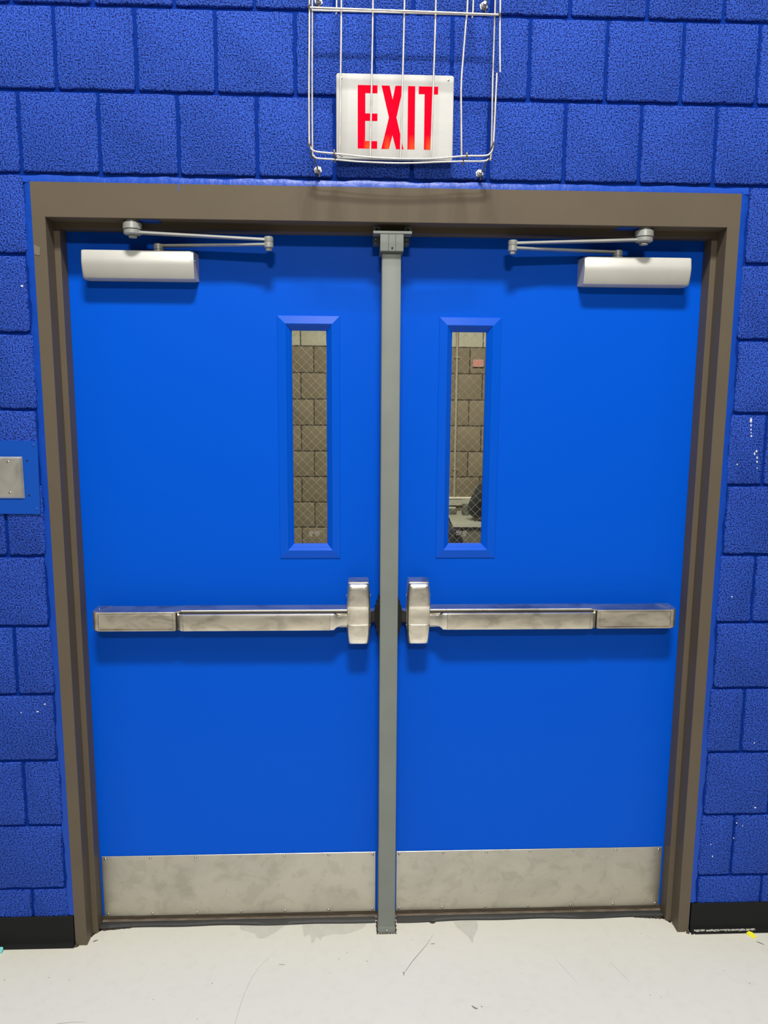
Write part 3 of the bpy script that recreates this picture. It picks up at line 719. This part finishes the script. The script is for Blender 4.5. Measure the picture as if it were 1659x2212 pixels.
# cross ties, front ring to rear ring
for (x, za, zb) in ((.6535, 2.256, 2.253), (1.107, 2.268, 2.258), (.6550, 2.569, 2.595), (1.1145, 2.562, 2.594), (.6550, TOPZ - .006, TOPZ - .006), (1.1145, TOPZ - .006, TOPZ - .006)):
    wire([(x - .003, YF - .006, za - .004), (x, YF - .007, za + .003), (x, (YF + YB) / 2, (za + zb) / 2 + .003), (x, YB + .003, zb + .003), (x, YB + .005, zb - .004)], .0020, 'wiredark')
for x in (.7125, 1.041):
    wire([(x, YF + .003, 2.232), (x, YF - .005, 2.236), (x, YF - .003, 2.246), (x + .001, YF + .02, 2.249), (x + .001, YB + .004, 2.252), (x + .001, YB + .006, 2.243), (x, YB - .002, 2.238)], .0020, 'wiredark')
# legs to the wall and their bolts
for (x0, z0, x1, z1) in ((.659, 2.250, .6690, 2.228), (1.104, 2.250, 1.0960, 2.228), (.658, 2.66, .6690, 2.638), (1.113, 2.68, 1.098, 2.636)):
    wire([(x0, YB, z0), (x0 + (x1 - x0) * .5, YB * .55, (z0 + z1) / 2), (x1, -.008, z1 + .002), (x1 + .002, -.004, z1 - .010)], .0021, 'wiredark')
for (x, z) in ((.6665, 2.2355), (1.0945, 2.2345), (.6710, 2.6425), (1.0950, 2.6425)):
    mb = MB(); mb.lathe((x, .0025, z), (0, -1, 0), [(0, .0105), (.0035, .0105), (.0036, .0075), (.012, .0075), (.0135, .006)], 6)
    mb.cyl((x, -.011, z), (x, -.020, z), .0040, 12)
    mb.build('anchor_bolt', 'wire', wg)
under(wg)

# ------------------------------------------------------------------ wall plate left
wp = empty('wall_plate', (-.205, 0, 1.32)); tag(wp, 'blue-painted wall plate with a stainless steel blank cover left of the door frame', 'wall plate')
mb = MB(); mb.prism_y([(-.308, 1.3215), (-.1055, 1.3195), (-.1015, 1.5215), (-.305, 1.5235)], -.0050, .0004)
mb.build('backing_plate', simple('blue_plate_paint', (.006, .075, .44), .4, spec=.2), wp)
mb = MB()
co = lambda k, y: [(-.2595 + k, y, 1.3640 + k), (-.1445 - k, y, 1.3640 + k), (-.1445 - k, y, 1.4785 - k), (-.2595 + k, y, 1.4785 - k)]
mb.loft([co(0, -.0045), co(0, -.0055), co(.0045, -.0105)])
cp = mb.build('cover_plate', 'plate', wp)
for x in (-.2255, -.1815):
    for z in (1.4640, 1.3795):
        mb = MB(); mb.lathe((x, -.0103, z), (0, -1, 0), [(0, .0036), (.0010, .0034), (.0020, .0020)], 14); mb.build('screw', 'screw', wp, smooth=True)
for x, z in ((-.1125, 1.5100), (-.1150, 1.3340), (-.295, 1.512), (-.297, 1.332)):
    mb = MB(); mb.lathe((x, -.0048, z), (0, -1, 0), [(0, .0042), (.0010, .0040), (.0022, .0020)], 12); mb.build('screw', 'bluescrew', wp, smooth=True)
for x, z in ((-.1320, 1.4675), (-.1325, 1.3715)): MB().cyl((x, -.0048, z), (x, -.0053, z), .0026, 12).build('screw_hole', 'dark', wp)
under(wp)

# ------------------------------------------------------------------ litter
mb = MB()
P = [(1.990, -.006), (1.997, -.011), (2.006, -.019), (2.009, -.034), (2.002, -.038), (1.994, -.030), (1.987, -.020)]
mb.loft([[(x, y, FZ + .0002) for x, y in P], [(x * .999 + .001, y, FZ + .004 + .003 * math.sin(i)) for i, (x, y) in enumerate(P)]])
tag(mb.build('paper_scrap', 'yellow'), 'small crumpled yellow scrap on the floor by the right baseboard', 'scrap')
mb = MB()
P = [(-.325, -.0165), (-.2915, -.0165), (-.2885, -.0195), (-.2895, -.030), (-.325, -.030)]
mb.loft([[(x, y, FZ + .0002) for x, y in P], [(x, y, FZ + .012 - (abs(y) - .0165) * .5) for x, y in P]])
tag(mb.build('paper_scrap', 'teal'), 'pale teal scrap on the floor by the left baseboard', 'scrap')

# ------------------------------------------------------------------ corridor behind the doors
FY = 3.9
frows = [(k * B, (k + 1) * B, k) for k in range(0, 14)]
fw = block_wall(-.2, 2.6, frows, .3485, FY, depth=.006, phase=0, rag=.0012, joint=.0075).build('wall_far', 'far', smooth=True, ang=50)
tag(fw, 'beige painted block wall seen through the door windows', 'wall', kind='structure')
MB().box(-.9, 3.4, FY + .005, FY + .12, FZ, 2.85).build('mortar', 'farmortar', fw)
o = MB().box(-.9, 3.4, .19, FY + .12, FZ - .05, FZ).build('floor', 'farfloor'); tag(o, 'grey floor of the room behind the doors', 'floor', kind='structure')
o = MB().box(-.9, 3.4, .19, FY + .12, 2.85, 2.95).build('ceiling', 'farpaint'); tag(o, 'ceiling of the room behind the doors', 'ceiling', kind='structure')
o = MB().box(-1.0, -.9, .19, FY + .12, FZ, 2.95).build('wall_left', 'farpaint'); tag(o, 'left wall of the room behind the doors', 'wall', kind='structure')
o = MB().box(3.4, 3.5, .19, FY + .12, FZ, 2.95).build('wall_right', 'farpaint'); tag(o, 'right wall of the room behind the doors', 'wall', kind='structure')
# conduit
cd = empty('conduit', (1.56, FY, .9)); tag(cd, 'thin vertical conduit on the beige wall seen through the right window', 'conduit')
MB().cyl((1.565, FY - .014, .86), (1.565, FY - .014, 2.84), .0105, 14).build('pipe', 'pipe', cd, smooth=True)
for z in (1.075, 1.95): MB().box(1.548, 1.582, FY - .027, FY + .002, z, z + .010, .003, 2).build('clamp', 'pipe', cd, smooth=True)
under(cd)
# raceway with outlets
rw = empty('cable_raceway', (1.55, FY, .86)); tag(rw, 'white cable raceway along the beige wall above the table', 'raceway')
MB().box(1.2, 2.6, FY - .03, FY, .845, .858, .002, 1).build('raceway_cover', 'raceway', rw)
MB().box(1.2, 2.6, FY - .022, FY, .79, .845, .002, 1).build('raceway_body', 'lightgrey', rw)
for x in (1.44, 1.625): MB().box(x, x + .07, FY - .034, FY - .02, .792, .842, .003, 1).build('outlet', 'lightgrey', rw)
under(rw)
# table
tb = empty('table', (1.9, 3.57, FZ)); tag(tb, 'pale laminate table against the beige wall behind the right door window', 'table')
MB().box(1.1, 2.75, 3.245, 3.86, .722, .750, .003, 2).build('tabletop', 'table', tb)
MB().box(1.1, 2.75, 3.238, 3.246, .724, .7515).build('edge_band', 'tabledge', tb)
MB().box(1.20, 1.735, 3.262, 3.80, .06, .722, .003, 1).build('drawer_cabinet', 'tpanel', tb)
for za, zb in ((.08, .38), (.39, .55), (.56, .71)): MB().box(1.21, 1.725, 3.256, 3.264, za, zb, .002, 1).build('drawer', 'tpanel', tb)
for x in (1.16, 2.69):
    for y in (3.30, 3.80): MB().box(x - .02, x + .02, y - .02, y + .02, FZ, .722, .003, 1).build('leg', 'grey', tb)
under(tb)
for i, (x, y, w_, h_, mm, lb) in enumerate(((1.515, 3.70, .085, .045, 'grey', 'low grey box on the table left of the seated person'), (1.625, 3.66, .05, .075, 'grey', 'small dark grey box on the table beside the seated person'))):
    e = empty('desk_box', (x, y, .75)); tag(e, lb, 'box')
    MB().box(x - w_ / 2, x + w_ / 2, y - .04, y + .04, .7505, .7505 + h_, .006, 2).build('body', mm, e, smooth=True)
    MB().box(x - w_ / 2 + .004, x + w_ / 2 - .004, y - .036, y + .036, .7505 + h_, .756 + h_, .002, 1).build('lid', 'lightgrey' if i == 0 else 'grey', e)
    under(e)

# folding chairs
def folding_chair(name, cx, cy, rz, label):
    e = empty(name, (cx, cy, FZ)); e.rotation_euler = (0, 0, rz); tag(e, label, 'chair')
    def part(mb, nm, m='chair', sm=True): return mb.build(nm, m, e, smooth=sm)
    part(MB().box(-.20, .20, -.20, .20, .435, .46, .01, 2), 'seat')
    part(MB().box(-.20, .20, -.245, -.225, .70, .86, .006, 2), 'backrest')
    for x in (-.215, .215):
        part(MB().tube([(x, .27, .008), (x, .10, .30), (x, -.20, .80), (x, -.235, .88)], .013, 10), 'leg')
        part(MB().tube([(x, -.26, .008), (x, .05, .36), (x, .14, .44)], .013, 10), 'leg')
    part(MB().cyl((-.215, .215, .10), (.215, .215, .10), .008, 8), 'stretcher')
    part(MB().cyl((-.215, -.21, .07), (.215, -.21, .07), .008, 8), 'stretcher')
    return e
#folding_chair('folding_chair', 2.06, 2.93, 0, 'black folding chair under the person in the dark jacket')
folding_chair('folding_chair', 1.60, 2.50, -math.pi / 2, 'black folding chair standing sideways below the right door window')

st = empty('stool', (1.95, 2.95, FZ)); tag(st, 'low round black stool under the person in the dark jacket', 'stool')
MB().lathe((1.95, 2.95, .39), (0, 0, 1), [(0, .15), (.012, .165), (.03, .165), (.04, .15)], 24).build('seat', 'chair', st, smooth=True)
for a in range(4):
    c_, s_ = math.cos(math.pi / 4 + a * math.pi / 2), math.sin(math.pi / 4 + a * math.pi / 2)
    MB().cyl((1.95 + .16 * c_, 2.95 + .16 * s_, FZ), (1.95 + .10 * c_, 2.95 + .10 * s_, .392), .012, 10).build('leg', 'chair', st, smooth=True)
under(st)

# seated person, elbow on the table
def skin(name, nodes, edges, m, parent, sub=2):
    me = bpy.data.meshes.new(name); me.from_pydata([n_[0] for n_ in nodes], edges, [])
    o = bpy.data.objects.new(name, me); COL.objects.link(o)
    md = o.modifiers.new('Skin', 'SKIN'); md.use_smooth_shade = True
    sv = me.skin_vertices[0].data if me.skin_vertices else None
    if sv is None:
        bm_ = bmesh.new(); bm_.from_mesh(me); bm_.verts.layers.skin.verify(); bm_.to_mesh(me); bm_.free()
        sv = me.skin_vertices[0].data
    for i, n_ in enumerate(nodes):
        rr_ = n_[1]; sv[i].radius = rr_ if isinstance(rr_, tuple) else (rr_, rr_)
        sv[i].use_root = (i == 0)
    sm = o.modifiers.new('Sub', 'SUBSURF'); sm.levels = sub; sm.render_levels = sub
    me.materials.append(MT[m]); o.parent = parent
    return o
px, py = 1.95, 3.00
pe = empty('person', (px, py, FZ)); tag(pe, 'seated person in a dark grey jacket leaning an elbow on the table behind the glass', 'person')
N = [((px, py - .08, .54), (.15, .12)), ((px, py - .03, .72), (.135, .105)), ((px - .01, py + .06, .92), (.15, .11)), ((px - .01, py + .12, 1.06), (.13, .095)), ((px - .01, py + .16, 1.16), .055), ((px - .01, py + .18, 1.21), .048),
     ((px - .17, py + .16, 1.115), .085), ((px - .235, py + .26, .985), .082), ((px - .305, py + .38, .822), .070), ((px - .20, py + .50, .815), .055), ((px - .15, py + .60, .79), .032),
     ((px + .18, py + .15, 1.075), .068), ((px + .27, py + .26, .94), .058), ((px + .30, py + .42, .82), .047), ((px + .18, py + .54, .795), .040), ((px + .09, py + .61, .79), .031)]
E_ = [(0, 1), (1, 2), (2, 3), (3, 4), (4, 5), (3, 6), (6, 7), (7, 8), (8, 9), (9, 10), (3, 11), (11, 12), (12, 13), (13, 14), (14, 15)]
body = skin('jacket', N, E_, 'jacket', pe)
leg = [((px, py - .06, .53), (.14, .10)), ((px - .11, py + .06, .53), .085), ((px - .13, py + .32, .50), .062), ((px - .13, py + .37, .28), .050), ((px - .13, py + .35, .09), .036),
       ((px + .11, py + .06, .53), .085), ((px + .13, py + .32, .50), .062), ((px + .13, py + .37, .28), .050), ((px + .13, py + .35, .09), .036)]
skin('trousers', leg, [(0, 1), (1, 2), (2, 3), (3, 4), (0, 5), (5, 6), (6, 7), (7, 8)], 'trouser', pe)
for sx in (-.13, .13):
    skin('shoe', [((px + sx, py + .32, .045), .038), ((px + sx, py + .42, .035), .036), ((px + sx, py + .53, .028), .028)], [(0, 1), (1, 2)], 'shoe', pe)
for q, (hx_, hy_) in ((1, (px - .15, py + .60)), (-1, (px + .09, py + .61))):
    n_ = [((hx_ - q * .01, hy_ - .005, .79), .026), ((hx_ + q * .03, hy_ + .025, .786), (.034, .016)), ((hx_ + q * .06, hy_ + .045, .782), (.034, .014))]
    e_ = [(0, 1), (1, 2)]
    for j in range(4):
        ox, oy = -q * .55 * (j - 1.5) * .02, .84 * (j - 1.5) * .02
        b = len(n_); L = (.055, .066, .062, .048)[j]
        n_ += [((hx_ + q * .066 + ox, hy_ + .048 + oy, .781), .009), ((hx_ + q * (.066 + L * .45) + ox, hy_ + .048 + L * .3 + oy, .780), .0085), ((hx_ + q * (.066 + L * .8) + ox, hy_ + .048 + L * .5 + oy, .768), .0075)]
        e_ += [(2, b), (b, b + 1), (b + 1, b + 2)]
    b = len(n_); n_ += [((hx_ + q * .035, hy_ - .012, .782), .011), ((hx_ + q * .065, hy_ - .025, .776), .009)]; e_ += [(1, b), (b, b + 1)]
    skin('hand', n_, e_, 'skin', pe, 1)
hd = [((px - .01, py + .185, 1.20), .050), ((px - .01, py + .20, 1.27), (.058, .062)), ((px - .01, py + .215, 1.335), (.074, .088)), ((px - .01, py + .21, 1.40), (.074, .086)), ((px - .01, py + .205, 1.445), (.045, .055))]
h_o = skin('head', hd, [(0, 1), (1, 2), (2, 3), (3, 4)], 'skin', pe)
mb = MB(); hx0, hy0 = px - .01, py + .295
mb.loft([[(hx0 - .010, hy0, 1.318), (hx0 + .010, hy0, 1.318), (hx0, hy0 + .022, 1.320)], [(hx0 - .005, hy0, 1.355), (hx0 + .005, hy0, 1.355), (hx0, hy0 + .006, 1.355)]]); mb.build('nose', 'skin', h_o, smooth=True)
for sx in (-.03, .03): MB().lathe((hx0 + sx, hy0 - .012, 1.35), (0, 1, 0), [(0, .010), (.006, .009), (.010, .003)], 12).build('eye', 'white', h_o, smooth=True)
mb = MB(); mb.box(hx0 - .022, hx0 + .022, hy0 - .012, hy0 - .002, 1.290, 1.297, .003, 2); mb.build('mouth', MT['skin'], h_o)
for sx in (-.08, .08): MB().box(hx0 + sx - .006, hx0 + sx + .006, py + .19, py + .225, 1.31, 1.37, .005, 2).build('ear', 'skin', h_o, smooth=True)
skin('hair', [((px - .01, py + .16, 1.28), (.055, .045)), ((px - .01, py + .165, 1.36), (.082, .070)), ((px - .01, py + .19, 1.425), (.080, .088)), ((px - .01, py + .21, 1.465), (.05, .06))], [(0, 1), (1, 2), (2, 3)], 'hair', pe)
under(pe)

# small solid sign standing in for the ghost exit sign in the right window
e2 = empty('exit_sign', (1.744, FY, 1.87)); tag(e2, 'tiny pale sign with red lettering, added on the far wall for the ghost exit sign in the right door window', 'exit sign')
MB().box(1.690, 1.776, FY - .02, FY, 1.882, 1.940, .003, 1).build('housing', simple('pale_pink_panel', (.50, .30, .25), .5), e2)
mm, nt, bs = mat('dim_red'); setp(bs, col=(.55, .10, .08), rough=.5, em=(1, .12, .08), es=.25)
def small_letters(x0, z0, h, wd):
    mb = MB(); g = wd * .28; t = wd * .24; y0, y1 = FY - .0212, FY - .0200; x = x0
    mb.box(x, x + t, y0, y1, z0, z0 + h)
    for zz in (z0, z0 + h / 2 - t / 2, z0 + h - t): mb.box(x + t, x + wd, y0, y1, zz, zz + t)
    x += wd + g
    mb.prism_y([(x, z0), (x + t, z0), (x + wd, z0 + h), (x + wd - t, z0 + h)], y0, y1); mb.prism_y([(x + wd - t, z0), (x + wd, z0), (x + t, z0 + h), (x, z0 + h)], y0 - .0002, y1)
    x += wd + g; mb.box(x, x + t, y0, y1, z0, z0 + h)
    x += t + g; mb.box(x, x + wd, y0, y1, z0 + h - t, z0 + h); mb.box(x + wd / 2 - t / 2, x + wd / 2 + t / 2, y0, y1, z0, z0 + h - t)
    return mb
small_letters(1.700, 1.892, .038, .0155).build('lettering', mm, e2)
under(e2)

# ------------------------------------------------------------------ light
def area(name, loc, target, sx, sy, power, col=(1, .97, .92)):
    l = bpy.data.lights.new(name, 'AREA'); l.shape = 'RECTANGLE'; l.size = sx; l.size_y = sy; l.energy = power; l.color = col
    o = bpy.data.objects.new(name, l); COL.objects.link(o); o.location = loc
    o.rotation_euler = (Vector(target) - Vector(loc)).to_track_quat('-Z', 'Y').to_euler(); return o
area('ceiling_lamp', (M + .0, -2.3, 5.2), (M, -2.3, 0), .9, .44, 272)
area('ceiling_lamp', (M + .0, -7.0, 5.3), (M, -2, 0), 1.0, .32, 190)
area('ceiling_lamp', (M - 5.5, -4.2, 6.8), (M - 3, -2, 0), 1.2, .5, 32)
area('ceiling_lamp', (M + 5.5, -4.2, 6.8), (M + 3, -2, 0), 1.2, .5, 32)
area('corridor_lamp', (1.2, 2.1, 2.80), (1.2, 2.3, 0), 1.2, .6, 100, (1, .96, .86))

w = bpy.data.worlds.new('World'); SC.world = w; w.use_nodes = True
bg = w.node_tree.nodes['Background']; bg.inputs['Color'].default_value = (.92, .95, 1.0, 1); bg.inputs['Strength'].default_value = .085

# ------------------------------------------------------------------ camera
cam = bpy.data.cameras.new('camera'); co_ = bpy.data.objects.new('camera', cam); COL.objects.link(co_)
cam.sensor_fit = 'VERTICAL'; cam.sensor_height = 24; cam.lens = 1640 / 2212 * 24; cam.clip_start = .05; cam.clip_end = 100
yaw, pitch, roll = .0403016, -.1502915, .0063140
cy_, sy_, cp_, sp_, cr_, sr_ = math.cos(yaw), math.sin(yaw), math.cos(pitch), math.sin(pitch), math.cos(roll), math.sin(roll)
fwd = Vector((sy_ * cp_, cy_ * cp_, sp_)); rt = Vector((cy_, -sy_, 0)); up = rt.cross(fwd)
rt2 = cr_ * rt + sr_ * up; up2 = -sr_ * rt + cr_ * up
mw = Matrix((( rt2.x, up2.x, -fwd.x, .76103), (rt2.y, up2.y, -fwd.y, -2.11706), (rt2.z, up2.z, -fwd.z, 1.64588), (0, 0, 0, 1)))
co_.matrix_world = mw
SC.camera = co_
SC.view_settings.view_transform = 'Standard'; SC.view_settings.look = 'None'; SC.view_settings.exposure = 0
SC.cycles.use_denoising = True
SC.cycles.max_bounces = 8
SC.cycles.caustics_reflective = False; SC.cycles.caustics_refractive = False
